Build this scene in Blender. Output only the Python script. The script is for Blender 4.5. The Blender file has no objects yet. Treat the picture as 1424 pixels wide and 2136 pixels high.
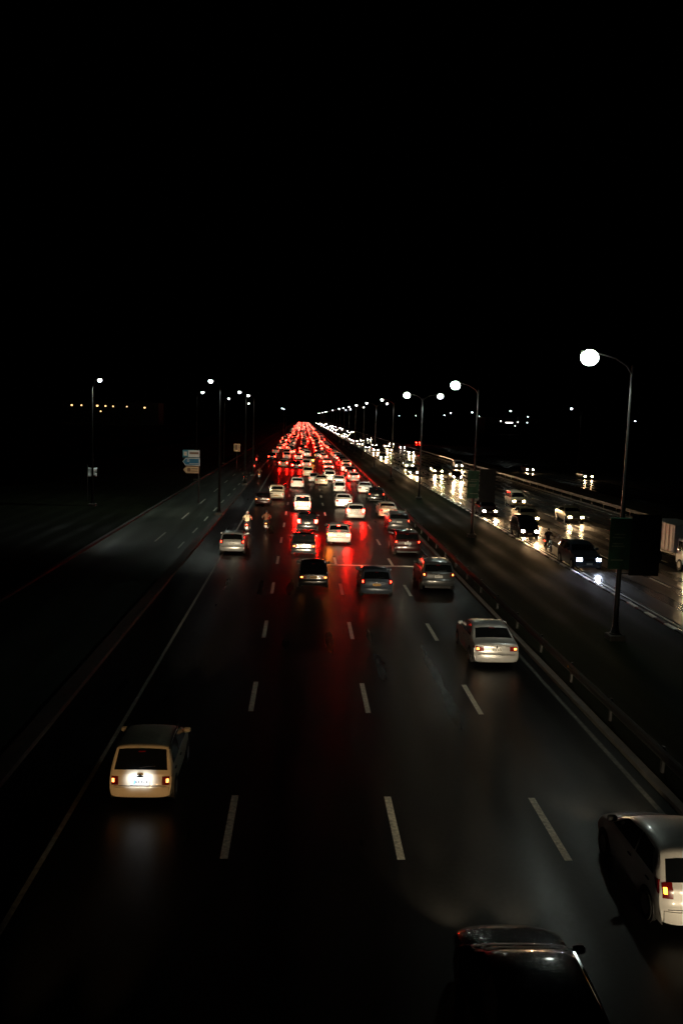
import bpy, bmesh, math, random
from mathutils import Vector, Matrix
random.seed(7)
S = bpy.context.scene
COL = S.collection
R = math.radians

# ---------------------------------------------------------------- camera
cam_d = bpy.data.cameras.new('camera')
cam = bpy.data.objects.new('camera', cam_d); COL.objects.link(cam); S.camera = cam
CH = 9.5
yaw, pitch, roll = R(2.7133), R(6.3017), R(1.7)
fw = Vector((math.sin(yaw)*math.cos(pitch), math.cos(yaw)*math.cos(pitch), -math.sin(pitch)))
rt = Vector((math.cos(yaw), -math.sin(yaw), 0)); up = rt.cross(fw)
r2 = math.cos(roll)*rt + math.sin(roll)*up; u2 = -math.sin(roll)*rt + math.cos(roll)*up
cam.matrix_world = Matrix(((r2.x, u2.x, -fw.x, 0), (r2.y, u2.y, -fw.y, 0), (r2.z, u2.z, -fw.z, CH), (0, 0, 0, 1)))
cam_d.sensor_fit = 'VERTICAL'; cam_d.sensor_height = 36; cam_d.lens = 30.0
cam_d.clip_start = 0.1; cam_d.clip_end = 6000

# ---------------------------------------------------------------- world: moonless night sky
w = bpy.data.worlds.new('World'); S.world = w; w.use_nodes = True
nt = w.node_tree
sky = nt.nodes.new('ShaderNodeTexSky'); sky.sky_type = 'NISHITA'; sky.sun_disc = False
sky.sun_elevation = R(-5); sky.sun_rotation = R(200)
bg = nt.nodes['Background']; bg.inputs['Strength'].default_value = 0.004
nt.links.new(sky.outputs[0], bg.inputs[0])

# ---------------------------------------------------------------- exposure, sampling
S.view_settings.view_transform = 'Standard'; S.view_settings.look = 'None'
S.view_settings.exposure = -0.35; S.view_settings.gamma = 1.0
S.render.engine = 'CYCLES'
cy = S.cycles
cy.use_denoising = True
cy.use_light_tree = True
cy.max_bounces = 4; cy.diffuse_bounces = 1; cy.glossy_bounces = 3; cy.transmission_bounces = 2
cy.volume_bounces = 0; cy.transparent_max_bounces = 6
cy.sample_clamp_indirect = 4.0
cy.caustics_reflective = False; cy.caustics_refractive = False

# ---------------------------------------------------------------- materials
MAT = {}
def nodes_of(m):
    return m.node_tree, m.node_tree.nodes['Principled BSDF']
def mat(name, col, rough=.5, metal=0., spec=.5, coat=0., var=.08, scale=6., bump=0., bscale=60.):
    if name in MAT: return MAT[name]
    m = bpy.data.materials.new(name); m.use_nodes = True; MAT[name] = m
    t, b = nodes_of(m)
    tc = t.nodes.new('ShaderNodeTexCoord')
    n = t.nodes.new('ShaderNodeTexNoise'); n.inputs['Scale'].default_value = scale; n.inputs['Detail'].default_value = 4
    t.links.new(tc.outputs['Object'], n.inputs['Vector'])
    r = t.nodes.new('ShaderNodeValToRGB')
    r.color_ramp.elements[0].position = .3; r.color_ramp.elements[1].position = .7
    r.color_ramp.elements[0].color = [c*(1-var) for c in col] + [1]
    r.color_ramp.elements[1].color = [min(1, c*(1+var)) for c in col] + [1]
    t.links.new(n.outputs['Fac'], r.inputs['Fac']); t.links.new(r.outputs['Color'], b.inputs['Base Color'])
    b.inputs['Roughness'].default_value = rough; b.inputs['Metallic'].default_value = metal
    b.inputs['Specular IOR Level'].default_value = spec; b.inputs['Coat Weight'].default_value = coat
    b.inputs['Coat Roughness'].default_value = .06
    if bump:
        n2 = t.nodes.new('ShaderNodeTexNoise'); n2.inputs['Scale'].default_value = bscale
        t.links.new(tc.outputs['Object'], n2.inputs['Vector'])
        bp = t.nodes.new('ShaderNodeBump'); bp.inputs['Strength'].default_value = bump; bp.inputs['Distance'].default_value = .02
        t.links.new(n2.outputs['Fac'], bp.inputs['Height']); t.links.new(bp.outputs['Normal'], b.inputs['Normal'])
    return m
def glow(name, base, em, strength, sample=True, rough=.25):
    """a lamp lens: coloured plastic or glass that gives off light"""
    if name in MAT: return MAT[name]
    m = mat(name, base, rough, coat=.5, var=.05, scale=20)
    t, b = nodes_of(m)
    b.inputs['Emission Color'].default_value = list(em) + [1]; b.inputs['Emission Strength'].default_value = strength
    m.cycles.emission_sampling = 'AUTO' if sample else 'NONE'
    return m
PAINT = dict(
    white=mat('white_paint', (.78, .76, .72), .35, coat=.6, var=.04),
    ivory=mat('ivory_paint', (.74, .66, .5), .35, coat=.6, var=.04),
    cream=mat('cream_paint', (.62, .52, .36), .38, coat=.5, var=.05),
    silver=mat('silver_paint', (.48, .49, .50), .3, metal=.35, coat=.7, var=.03),
    grey=mat('grey_paint', (.07, .075, .08), .3, metal=.3, coat=.7, var=.05),
    blue=mat('slate_blue_paint', (.08, .1, .135), .3, metal=.3, coat=.7, var=.05),
    black=mat('black_paint', (.012, .012, .014), .25, coat=.9, var=.1),
    maroon=mat('maroon_paint', (.035, .006, .007), .3, metal=.1, coat=.8, var=.06),
    brown=mat('brown_paint', (.07, .04, .03), .3, metal=.2, coat=.8, var=.06),
    gold=mat('gold_paint', (.34, .27, .16), .35, metal=.2, coat=.6, var=.05),
    green=mat('dark_green_paint', (.02, .06, .04), .35, coat=.6, var=.06))
M_glass = mat('tinted_glass', (.006, .007, .008), .06, spec=.6, coat=.3, var=.1)
M_black = mat('black_plastic', (.012, .012, .012), .6, var=.2)
M_tyre = mat('tyre_rubber', (.014, .014, .014), .8, var=.2)
M_rim = mat('alloy_rim', (.45, .45, .44), .35, metal=.8, var=.05)
M_chrome = mat('chrome', (.7, .7, .7), .15, metal=1., var=.03)
M_steel = mat('galvanised_steel', (.06, .06, .06), .5, metal=.4, var=.12, scale=3)
TAIL = dict(
    tail=glow('tail_lens_lit', (.3, .01, .01), (1, .03, .012), 32.0),
    dim=glow('tail_lens_dim', (.3, .012, .01), (1, .07, .03), 3.0),
    brake=glow('tail_lens_braking', (.35, .01, .01), (1, .0045, .0025), 720.0),
    amber=glow('tail_lens_amber', (.4, .08, .01), (1, .28, .06), 9.0),
    yellow=glow('tail_lens_yellow', (.5, .2, .02), (1, .34, .03), 11.0),
    turn=glow('turn_lens_flashing', (.5, .2, .02), (1, .2, .012), 130.0),
    off=mat('tail_lens_dark', (.18, .008, .008), .2, coat=.6))
M_head = glow('headlight_lens_lit', (.7, .7, .7), (1, .93, .8), 4.0, sample=False)
M_onc = glow('oncoming_headlight_lens', (.8, .8, .8), (1., .64, .32), 260.0)
M_onc_blue = glow('xenon_headlight_lens', (.8, .8, .85), (.72, .8, 1.), 260.0)
M_onc_far = glow('far_headlight_lens', (.8, .8, .8), (1., .8, .58), 120.0)
M_hoff = mat('headlight_lens_dark', (.5, .5, .5), .12, coat=.8)
PLATE = dict(white=mat('white_plate', (.8, .8, .78), .4, var=.03), yellow=mat('yellow_plate', (.75, .36, .03), .4, var=.05))
M_ink = mat('plate_ink', (.03, .03, .03), .5)

def road_material(name, base, rough, tint=(1, 1, 1), spec=.5):
    m = bpy.data.materials.new(name); m.use_nodes = True
    t, b = nodes_of(m)
    tc = t.nodes.new('ShaderNodeTexCoord')
    def noise(scale, detail, sx=1, sy=1):
        mp = t.nodes.new('ShaderNodeMapping'); mp.inputs['Scale'].default_value = (sx, sy, 1)
        t.links.new(tc.outputs['Object'], mp.inputs['Vector'])
        n = t.nodes.new('ShaderNodeTexNoise'); n.inputs['Scale'].default_value = scale; n.inputs['Detail'].default_value = detail
        t.links.new(mp.outputs['Vector'], n.inputs['Vector']); return n
    big = noise(.12, 5); streak = noise(.9, 4, 1, .05); fine = noise(9, 6); grit = noise(70, 3)
    def mul(a, bb):
        x = t.nodes.new('ShaderNodeMath'); x.operation = 'MULTIPLY'
        t.links.new(a, x.inputs[0]); t.links.new(bb, x.inputs[1]); return x.outputs[0]
    def ramp(n, a, c, lo=.3, hi=.7):
        r = t.nodes.new('ShaderNodeMapRange'); r.inputs[1].default_value = lo; r.inputs[2].default_value = hi
        r.inputs[3].default_value = a; r.inputs[4].default_value = c
        t.links.new(n.outputs['Fac'], r.inputs[0]); return r.outputs[0]
    f = mul(mul(ramp(big, .6, 1.35), ramp(streak, .7, 1.25)), ramp(fine, .75, 1.25))
    c = t.nodes.new('ShaderNodeMix'); c.data_type = 'RGBA'; c.blend_type = 'MULTIPLY'; c.inputs[0].default_value = 1
    c.inputs[6].default_value = [base*k for k in tint] + [1]
    t.links.new(f, c.inputs[7]); t.links.new(c.outputs[2], b.inputs['Base Color'])
    sep = t.nodes.new('ShaderNodeSeparateXYZ'); t.links.new(tc.outputs['Object'], sep.inputs[0])
    tr = t.nodes.new('ShaderNodeMath'); tr.operation = 'MULTIPLY'; tr.inputs[1].default_value = 2*math.pi/1.87
    t.links.new(sep.outputs['X'], tr.inputs[0])
    sn = t.nodes.new('ShaderNodeMath'); sn.operation = 'SINE'; t.links.new(tr.outputs[0], sn.inputs[0])
    mr = t.nodes.new('ShaderNodeMapRange'); mr.inputs[1].default_value = -1; mr.inputs[2].default_value = 1; mr.inputs[3].default_value = .86; mr.inputs[4].default_value = 1.14
    t.links.new(sn.outputs[0], mr.inputs[0])
    rr = mul(mul(ramp(big, rough*.85, rough*1.15), ramp(streak, .85, 1.15)), mr.outputs[0])
    t.links.new(rr, b.inputs['Roughness'])
    b.inputs['Specular IOR Level'].default_value = spec
    bp = t.nodes.new('ShaderNodeBump'); bp.inputs['Strength'].default_value = .15; bp.inputs['Distance'].default_value = .01
    t.links.new(grit.outputs['Fac'], bp.inputs['Height']); t.links.new(bp.outputs['Normal'], b.inputs['Normal'])
    return m
M_road = road_material('asphalt', .012, .36, spec=.07)
M_road2 = road_material('asphalt_polished', .05, .28, (1, .97, .9))
M_serv = road_material('asphalt_worn', .07, .55, (.9, 1, .82), spec=.1)
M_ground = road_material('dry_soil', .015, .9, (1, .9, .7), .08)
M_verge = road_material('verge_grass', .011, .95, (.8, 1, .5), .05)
M_conc = mat('concrete', (.07, .067, .06), .85, var=.2, scale=3, bump=.3)
M_line = mat('road_paint', (.68, .66, .55), .55, var=.42, scale=11, bump=.2)
M_lineold = mat('worn_road_paint', (.34, .34, .30), .6, var=.35, scale=7, bump=.1)
M_kw = mat('kerb_paint_white', (.72, .70, .64), .6, var=.15, scale=8)
M_kb = mat('kerb_paint_black', (.03, .03, .03), .6, var=.2, scale=8)

# ---------------------------------------------------------------- helpers
def mesh(name, v, f, smooth=True):
    me = bpy.data.meshes.new(name); me.from_pydata([tuple(p) for p in v], [], f); me.update()
    if smooth:
        me.shade_smooth()
    return me
class MB:
    def __init__(s): s.v = []; s.f = []
    def add(s, v, f):
        n = len(s.v); s.v += [tuple(p) for p in v]; s.f += [tuple(i+n for i in q) for q in f]; return s
    def box(s, c, d, rz=0., rx=0.):
        m = Matrix.Translation(c) @ Matrix.Rotation(rz, 4, 'Z') @ Matrix.Rotation(rx, 4, 'X')
        v = [m @ Vector((x*d[0]/2, y*d[1]/2, z*d[2]/2)) for x in (-1, 1) for y in (-1, 1) for z in (-1, 1)]
        return s.add(v, [(0, 1, 3, 2), (4, 6, 7, 5), (0, 4, 5, 1), (2, 3, 7, 6), (0, 2, 6, 4), (1, 5, 7, 3)])
    def bbox(s, c, d, b=.02, rx=0., rz=0.):
        """bevelled box"""
        m = Matrix.Translation(c) @ Matrix.Rotation(rz, 4, 'Z') @ Matrix.Rotation(rx, 4, 'X')
        v = []; ring = []
        for (zz, k) in ((-1, 1), (-1, 0), (1, 0), (1, 1)):
            z = zz*(d[2]/2 - (0 if k else b)); ins = b if k else 0
            X, Y = d[0]/2-ins, d[1]/2-ins; q = b*.6
            pts = [(X-q, -Y), (X, -Y+q), (X, Y-q), (X-q, Y), (-X+q, Y), (-X, Y-q), (-X, -Y+q), (-X+q, -Y)]
            v += [m @ Vector((x, y, z)) for x, y in pts]
        f = [tuple(range(7, -1, -1)), tuple(range(24, 32))]
        for k in range(3):
            for i in range(8):
                j = (i+1) % 8; f.append((k*8+i, k*8+j, k*8+8+j, k*8+8+i))
        return s.add(v, f)
    def tube(s, pts, rad, n=8, cap=True):
        pts = [Vector(p) for p in pts]; rad = rad if isinstance(rad, (list, tuple)) else [rad]*len(pts)
        v = []; prev = None
        for i, p in enumerate(pts):
            d = (pts[min(i+1, len(pts)-1)] - pts[max(i-1, 0)]).normalized()
            a = d.orthogonal().normalized() if prev is None else (prev - d*prev.dot(d)).normalized()
            prev = a; b = d.cross(a)
            v += [p + rad[i]*(math.cos(2*math.pi*k/n)*a + math.sin(2*math.pi*k/n)*b) for k in range(n)]
        f = []
        for i in range(len(pts)-1):
            for k in range(n):
                f.append((i*n+k, i*n+(k+1) % n, (i+1)*n+(k+1) % n, (i+1)*n+k))
        if cap: f += [tuple(range(n-1, -1, -1)), tuple((len(pts)-1)*n+k for k in range(n))]
        return s.add(v, f)
    def lathe(s, prof, axis='X', n=18, c=(0, 0, 0)):
        v = []
        for (a, r) in prof:
            for k in range(n):
                t = 2*math.pi*k/n; p = (a, r*math.cos(t), r*math.sin(t))
                if axis == 'Z': p = (p[1], p[2], p[0])
                if axis == 'Y': p = (p[1], p[0], p[2])
                v.append((p[0]+c[0], p[1]+c[1], p[2]+c[2]))
        f = []
        for i in range(len(prof)-1):
            for k in range(n): f.append((i*n+k, i*n+(k+1) % n, (i+1)*n+(k+1) % n, (i+1)*n+k))
        f += [tuple(range(n-1, -1, -1)), tuple((len(prof)-1)*n+k for k in range(n))]
        return s.add(v, f)
    def mesh(s, name, smooth=False):
        me = mesh(name, s.v, s.f, smooth)
        bm = bmesh.new(); bm.from_mesh(me); bmesh.ops.recalc_face_normals(bm, faces=bm.faces); bm.to_mesh(me); bm.free()
        if smooth: me.set_sharp_from_angle(angle=R(38))
        return me
def obj(name, me, m=None, parent=None, loc=None):
    o = bpy.data.objects.new(name, me); COL.objects.link(o)
    if m is not None:
        if not me.materials: me.materials.append(m)
        o.material_slots[0].link = 'OBJECT'; o.material_slots[0].material = m
    if parent: o.parent = parent
    if loc: o.location = loc
    return o
def empty(name, loc=(0, 0, 0), rz=0.):
    o = bpy.data.objects.new(name, None); COL.objects.link(o); o.location = loc; o.rotation_euler = (0, 0, rz)
    o.empty_display_size = .3; return o
def tag(o, label=None, cat=None, group=None, kind=None):
    if label: o['label'] = label
    if cat: o['category'] = cat
    if group: o['group'] = group
    if kind: o['kind'] = kind
    return o
LD = {}
def light(kind, key, energy, col, parent, loc, rot=None, radius=.05, cone=60, blend=.7):
    if key not in LD:
        d = bpy.data.lights.new(key, kind); d.energy = energy; d.color = col; d.shadow_soft_size = radius
        if kind == 'SPOT': d.spot_size = R(cone); d.spot_blend = blend
        LD[key] = d
    o = bpy.data.objects.new(key, LD[key]); COL.objects.link(o); o.parent = parent; o.location = loc
    if rot: o.rotation_euler = rot
    return o

# ---------------------------------------------------------------- ground, carriageways, verges
def slab(name, x0, x1, y0, y1, z, m, step=40., kind='structure', parent=None, h=0.):
    n = max(1, int((y1-y0)/step)); v = []; f = []
    for i in range(n+1):
        y = y0 + (y1-y0)*i/n; v += [(x0, y, z), (x1, y, z)]
        if h: v += [(x1, y, z-h), (x0, y, z-h)]
    k = 4 if h else 2
    for i in range(n):
        a = i*k; b = a+k
        f.append((a, a+1, b+1, b))
        if h: f += [(a+1, a+2, b+2, b+1), (a+3, a, b, b+3)]
    if h: f += [(0, 3, 2, 1), (n*k, n*k+1, n*k+2, n*k+3)]
    o = obj(name, mesh(name, v, f, False), m, parent)
    if kind and not parent: o['kind'] = kind
    return o
YF = 1900
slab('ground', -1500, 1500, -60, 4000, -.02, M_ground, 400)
road = slab('carriageway', -7.35, 9.5, -40, YF, .0, M_road)
oroad = slab('opposite_carriageway', 17.7, 34.3, -40, YF, .0, M_road2)
sroad = slab('service_road', -14.6, -7.95, -40, YF, -.004, M_serv)
rroad = slab('right_service_road', 42, 51, -40, YF, .0, M_road2)
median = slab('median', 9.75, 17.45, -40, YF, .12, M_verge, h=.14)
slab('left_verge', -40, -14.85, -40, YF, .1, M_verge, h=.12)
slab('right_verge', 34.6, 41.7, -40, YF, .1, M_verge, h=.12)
slab('divider_strip', -7.93, -7.37, -40, YF, .16, M_conc, h=.17)
slab('median_edge', 9.5, 9.745, -40, YF, .13, M_conc, h=.15)
slab('verge_edge', -14.845, -14.605, -40, YF, .13, M_conc, h=.15)
slab('right_edge', 34.305, 34.595, -40, YF, .13, M_conc, h=.15)
# painted kerb stones along the far side of the median, laid end to end
kst = [MB().bbox((0, 0, 0), (.24, 1.16, .2), .025).mesh('kerb_stone') for _ in range(2)]
y = 22.; k = 0
while y < 230:
    obj('kerb_stone', kst[k % 2], (M_kw, M_kb)[k % 2], median, (17.575, y, .07)); y += 1.2; k += 1
slab('kerb_line', 17.455, 17.695, y, YF, .17, M_conc, parent=median, h=.18)
# lane lines
def dash_line(x, y0, per, ln, yend, wd, m, parent, jit=.012, zz=.004):
    me = mesh('lane_dash', [(-wd/2, 0, 0), (wd/2, 0, 0), (wd/2, ln, 0), (-wd/2, ln, 0)], [(0, 1, 2, 3)], False)
    y = y0
    while y < min(yend, 175):
        o = obj('lane_dash', me, m, parent, (x+random.uniform(-jit, jit), y, zz)); y += per
    far = MB()
    while y < yend:
        far.add([(x-wd/2, y, zz), (x+wd/2, y, zz), (x+wd/2, y+ln, zz), (x-wd/2, y+ln, zz)], [(0, 1, 2, 3)]); y += per
    if far.v:
        o = obj('far_lane_dashes', far.mesh('far_lane_dashes'), m, parent); o['kind'] = 'stuff'
for x in (-1.47, 2.34, 6.03):
    dash_line(x, 17.5-9.25, 9.25, 3.1, 600, .17, M_line, road)
slab('edge_line', -5.36, -5.24, 4, 900, .004, M_lineold, parent=road)
slab('edge_line', 9.02, 9.17, 4, 900, .004, mat('shaded_road_paint', (.06, .06, .05), .7, var=.5, scale=5), parent=road)  # right edge line: colour darkened to stand in for the unlit roadside
obj('cross_line', mesh('cross_line', [(-.05, 54.4, .0045), (8.95, 54.4, .0045), (8.95, 54.8, .0045), (-.05, 54.8, .0045)], [(0, 1, 2, 3)], False), M_line, road)
dash_line(-8.62, 60, 8, 3.2, 300, .13, M_line, sroad)
dash_line(-10.75, 63, 14, 5, 300, .13, M_line, sroad)
for x in (22.1, 25.9, 29.7):
    dash_line(x, 40, 9.25, 3.1, 600, .16, M_line, oroad)
slab('edge_line', 18.2, 18.33, 20, 900, .004, M_lineold, parent=oroad)
slab('edge_line', 33.3, 33.45, 20, 900, .004, M_line, parent=oroad)

# ---------------------------------------------------------------- guard rails
def guard_rail(x, y0, y1, label, step=4., face=-1):
    root = empty('guard_rail', (x, y0, .12)); tag(root, label, 'guard rail')
    prof = [(0, .42), (.05, .47), (.05, .52), (.0, .57), (.0, .61), (.05, .66), (.05, .71), (0, .76)]
    v = []; n = int((y1-y0)/step)
    for i in range(n+1):
        for (a, z) in prof: v.append((face*a, i*step, z-.02))
        for (a, z) in reversed(prof): v.append((face*a-face*.006, i*step, z-.02))
    k = len(prof)*2; f = []
    for i in range(n):
        for j in range(k):
            f.append((i*k+j, i*k+(j+1) % k, (i+1)*k+(j+1) % k, (i+1)*k+j))
    b = MB().add(v, f).mesh('rail_beam', True)
    obj('rail_beam', b, M_steel, root)
    pm = MB().box((-face*.09, 0, .34), (.07, .12, .8)).box((-face*.03, 0, .58), (.05, .1, .25)).mesh('rail_post')
    rm = MB().bbox((face*.055, 0, .59), (.012, .09, .09), .004).mesh('reflector')
    mr = mat('reflector_amber', (.7, .3, .05), .2, coat=.5)
    for i in range(n+1):
        if i*step > 240: break
        p = obj('rail_post', pm, M_steel, root, (0, i*step, 0))
        if i % 3 == 0: obj('reflector', rm, mr, p)
    return root
guard_rail(9.92, 6, 806, 'long steel guard rail along the median beside the jammed lanes')
guard_rail(34.5, 40, 640, 'steel guard rail along the far edge of the oncoming carriageway', face=-1)

# ---------------------------------------------------------------- street lamps
M_pole = mat('lamp_pole_steel', (.035, .035, .033), .5, metal=.3, var=.15, scale=2)
M_lens = glow('street_lamp_lens', (.8, .85, .8), (.84, 1., .86), 32., sample=False)
M_lensf = glow('far_street_lamp_lens', (.8, .85, .9), (.9, .97, 1.), 12., sample=False)
M_lens_dim = glow('weak_street_lamp_lens', (.8, .8, .8), (.9, 1., .9), 5., sample=False)
M_lens_off = mat('unlit_lamp_lens', (.5, .5, .48), .2, coat=.5)
pole_m = MB().lathe([(0, .12), (1.5, .115), (6, .09), (11.75, .06), (11.8, .03)], 'Z', 12).mesh('pole', True)
base_m = MB().bbox((0, 0, .12), (.7, .7, .3), .04).mesh('plinth')
flange_m = MB().lathe([(.0, .26), (.05, .26), (.06, .2), (.35, .13), (.5, .12)], 'Z', 12, (0, 0, .27)).mesh('flange', True)
def arm_mesh(s, ln):
    return MB().tube([(0, 0, 11.6), (s*.25, 0, 11.95), (s*ln*.5, 0, 12.25), (s*ln, 0, 12.45)], [.05, .045, .04, .035], 8).mesh('arm', True)
def head_mesh():
    m = MB(); pr = [(-.42, .05, .03), (-.3, .11, .07), (0, .17, .1), (.3, .15, .09), (.45, .06, .03)]
    v = []; n = 10
    for (x, wy, hz) in pr:
        for k in range(n):
            t = math.pi*k/(n-1); v.append((x, wy*math.cos(t), hz*math.sin(t)))
    f = []
    for i in range(len(pr)-1):
        for k in range(n): f.append((i*n+k, i*n+(k+1) % n, (i+1)*n+(k+1) % n, (i+1)*n+k))
    f += [tuple(range(n)), tuple((len(pr)-1)*n+n-1-k for k in range(n))]
    return m.add(v, f).mesh('luminaire', True)
def lens_mesh(k=1.):
    m = MB(); v = []; n = 14; rings = 9
    for i in range(rings):
        a = math.pi*(.03+.94*i/(rings-1))
        for j in range(n):
            t = 2*math.pi*j/n; v.append((math.sin(a)*.27*k*math.cos(t), math.sin(a)*.2*k*math.sin(t), -.14*k+.23*k*math.cos(a)))
    f = []
    for i in range(rings-1):
        for j in range(n): f.append((i*n+j, i*n+(j+1) % n, (i+1)*n+(j+1) % n, (i+1)*n+j))
    f += [tuple(range(n)), tuple((rings-1)*n+j for j in range(n))]
    return m.add(v, f).mesh('lens', True)
head_m = head_mesh(); lens_m = lens_mesh(.8); lens_glare = lens_mesh(1.45)  # enlarged globe lens: its shape stands in for the near lamps' glare
ARMS = {}
def lamp_head(root, x, z, s, lens, power, key, col, big=False):
    h = obj('luminaire', head_m, MAT['lamp_pole_steel'], root, (x+s*.35, 0, z)); h.rotation_euler = (0, -s*R(8), 0)
    obj('lens', lens_glare if big else lens_m, lens, h)
    if power:
        light('SPOT', key, power, col, root, (x+s*.33, 0, z-.6), None, .1, 138, .18)
LAMPCOL = (.88, 1., .86)
M_pole_shade = mat('shaded_pole_steel', (.01, .01, .01), .9, spec=.05, var=.2)  # night shade put into the colour of the poles off the median
def street_lamp(x, y, label, arms, group, zb=.1, H=1.0):
    M_pole = MAT['lamp_pole_steel'] if 13 < x < 15 else M_pole_shade
    root = empty('street_lamp', (x, y, zb)); tag(root, label, 'street lamp', group)
    root.scale = (1, 1, H)
    obj('plinth', base_m, M_conc, root); obj('flange', flange_m, M_pole, root)
    obj('pole', pole_m, M_pole, root, (0, 0, .2))
    for (s, ln, lens, power) in arms:
        if (s, ln) not in ARMS: ARMS[(s, ln)] = arm_mesh(s, ln)
        obj('arm', ARMS[(s, ln)], M_pole, root)
        lamp_head(root, s*ln, 12.45, s, lens, power, 'lamp_light_%d' % int(power or 0), LAMPCOL, y < 110 and x > 0)
    return root
ORD = ['first', 'second', 'third', 'fourth', 'fifth', 'sixth', 'seventh', 'eighth', 'ninth', 'tenth', 'eleventh', 'twelfth',
       'thirteenth', 'fourteenth', 'fifteenth', 'sixteenth', 'seventeenth', 'eighteenth', 'nineteenth', 'twentieth']
TENS = ['', '', 'twenty', 'thirty', 'forty', 'fifty']
def ordinal(n):
    if n <= 20: return ORD[n-1]
    t, u = divmod(n, 10)
    return (TENS[t][:-1]+'ieth') if u == 0 else TENS[t]+'-'+ORD[u-1]
LP = [36.3+32.3*i for i in range(22)]
for i, yy in enumerate(LP):
    left = (-1, 1.5, M_lens if i < 3 else M_lensf, [640, 480, 420, 300, 260, 220, 200, 200][i] if i < 8 else None)
    right = (1, 1.7, M_lens_off, None) if i not in (2, 4, 6, 8, 9) else (1, 1.7, M_lens_dim if i == 2 else M_lensf, (3000 if i == 2 else 900) if i < 5 else None)
    if i in (9, 11, 12, 15, 17, 18, 20): left = (-1, 1.5, M_lens_off, None)
    lab = 'tall median street lamp, %s from the camera along the row' % ordinal(i+1)
    if i == 0: lab = 'nearest and brightest street lamp, rising from the dark median at right'
    if i == 1: lab = 'second brightest street lamp on the median, behind the nearest one'
    if i == 2: lab = 'third median street lamp with both arms glowing'
    street_lamp(13.95, yy, lab, [left, right] if right[2] is not M_lens_off else [left], 'street lamps along the median')
# left-hand lamps
for x, yy, lab in ((-14.9, 121, 'nearest of the street lamps beyond the service road on the left'), (-14.9, 163, 'middle street lamp beyond the service road on the left'),
                   (-14.9, 222, 'farthest street lamp beyond the service road on the left')):
    street_lamp(x, yy, lab, [(1, .4, M_lensf, 40)], 'street lamps left of the service road')
for x, yy, lab, pw in ((-7.65, 79.5, 'street lamp on the divider strip, highest in view on the left, lighting the service road', 900),
                       (-7.65, 115, 'street lamp on the divider strip, second from the camera', 420), (-7.65, 133, 'street lamp on the divider strip, third from the camera', 300),
                       (-7.65, 340, 'small distant street lamp on the divider strip, left of its twin', None), (-7.65, 376, 'small distant street lamp on the divider strip, nearest the vanishing point', None)):
    street_lamp(x, yy, lab, [(-1, .55, M_lensf, pw)], 'street lamps on the divider strip', zb=.13)
street_lamp(-20.6, 85, 'lone street lamp far left above the torn white sheet', [(1, .35, M_lensf, 1200)], 'outlying street lamps')
# lamps of the right-hand service road and beyond
for k, (x, yy) in enumerate(((51.8, 158.7), (53.9, 214.6), (55.6, 272.7), (55.8, 313.6), (77, 457), (94, 448), (103, 384), (80, 596), (77, 674), (110, 276))):
    labs = ['brightest lamp of the right-hand service road', 'second lamp up the right-hand service road', 'third lamp up the right-hand service road, beside the second median pole',
            'fourth lamp up the right-hand service road', 'far lamp right of the fourth service road lamp', 'far lamp just left of the second median pole', 'far lamp below and right of the second service road lamp',
            'far lamp low over the oncoming lanes', 'farthest lamp low over the oncoming lanes', 'lamp at the right edge beyond the nearest lamp pole']
    street_lamp(x, yy, labs[k], [(-1, 1.5, M_lensf, 120 if k < 4 else None)], 'street lamps on the right-hand side', H=1.0 if k < 9 else .9)

# banner panels on the first two median poles
M_ban = mat('green_banner_print', (.03, .12, .07), .6, var=.4, scale=2)
M_band = mat('dark_banner_back', (.015, .018, .02), .7, var=.3, scale=2)
M_banp = mat('banner_pale_print', (.22, .30, .22), .6, var=.2)
def banner(yy, x0, x1, dy, z0, z1, m, label, stripes):
    wd = x1-x0
    o = empty('pole_banner', (13.95+(x0+x1)/2, yy+dy, .1)); tag(o, label, 'banner', 'banners on the lamp poles')
    obj('panel', MB().bbox((0, 0, (z0+z1)/2), (wd, .05, z1-z0), .012).mesh('panel'), m, o)
    for z in (z0+.08, z1-.08): obj('bracket', MB().tube([(-(x0+x1)/2, -dy*.4, z), (wd/2 if x1 > .6 else -wd/2, .05, z)], .025, 6).mesh('bracket'), M_pole, o)
    if stripes:
        for q in (.18, .45, .5, .62, .68): obj('print', MB().box((random.uniform(-.1, .1), -.03, z0+(z1-z0)*q), (wd*random.uniform(.5, .85), .008, .06)).mesh('print'), M_banp, o)
for i, yy in enumerate(LP[:2]):
    banner(yy, -.6, .34, -.2, 3.2, 5.45, M_ban, ['faded green printed banner in front of the nearest lamp pole', 'green banner in front of the second lamp pole'][i], True)
    banner(yy, .42, 1.75, .0, 2.9, 5.6, M_band, ['dark wide banner right of the nearest lamp pole', 'dark banner right of the second lamp pole'][i], False)

# ---------------------------------------------------------------- vehicles
def chaikin(p, it=2):
    for _ in range(it):
        q = [p[0]]
        for a, b in zip(p, p[1:]):
            q.append(tuple(.75*x+.25*y for x, y in zip(a, b))); q.append(tuple(.25*x+.75*y for x, y in zip(a, b)))
        q.append(p[-1]); p = q
    return p
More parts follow.
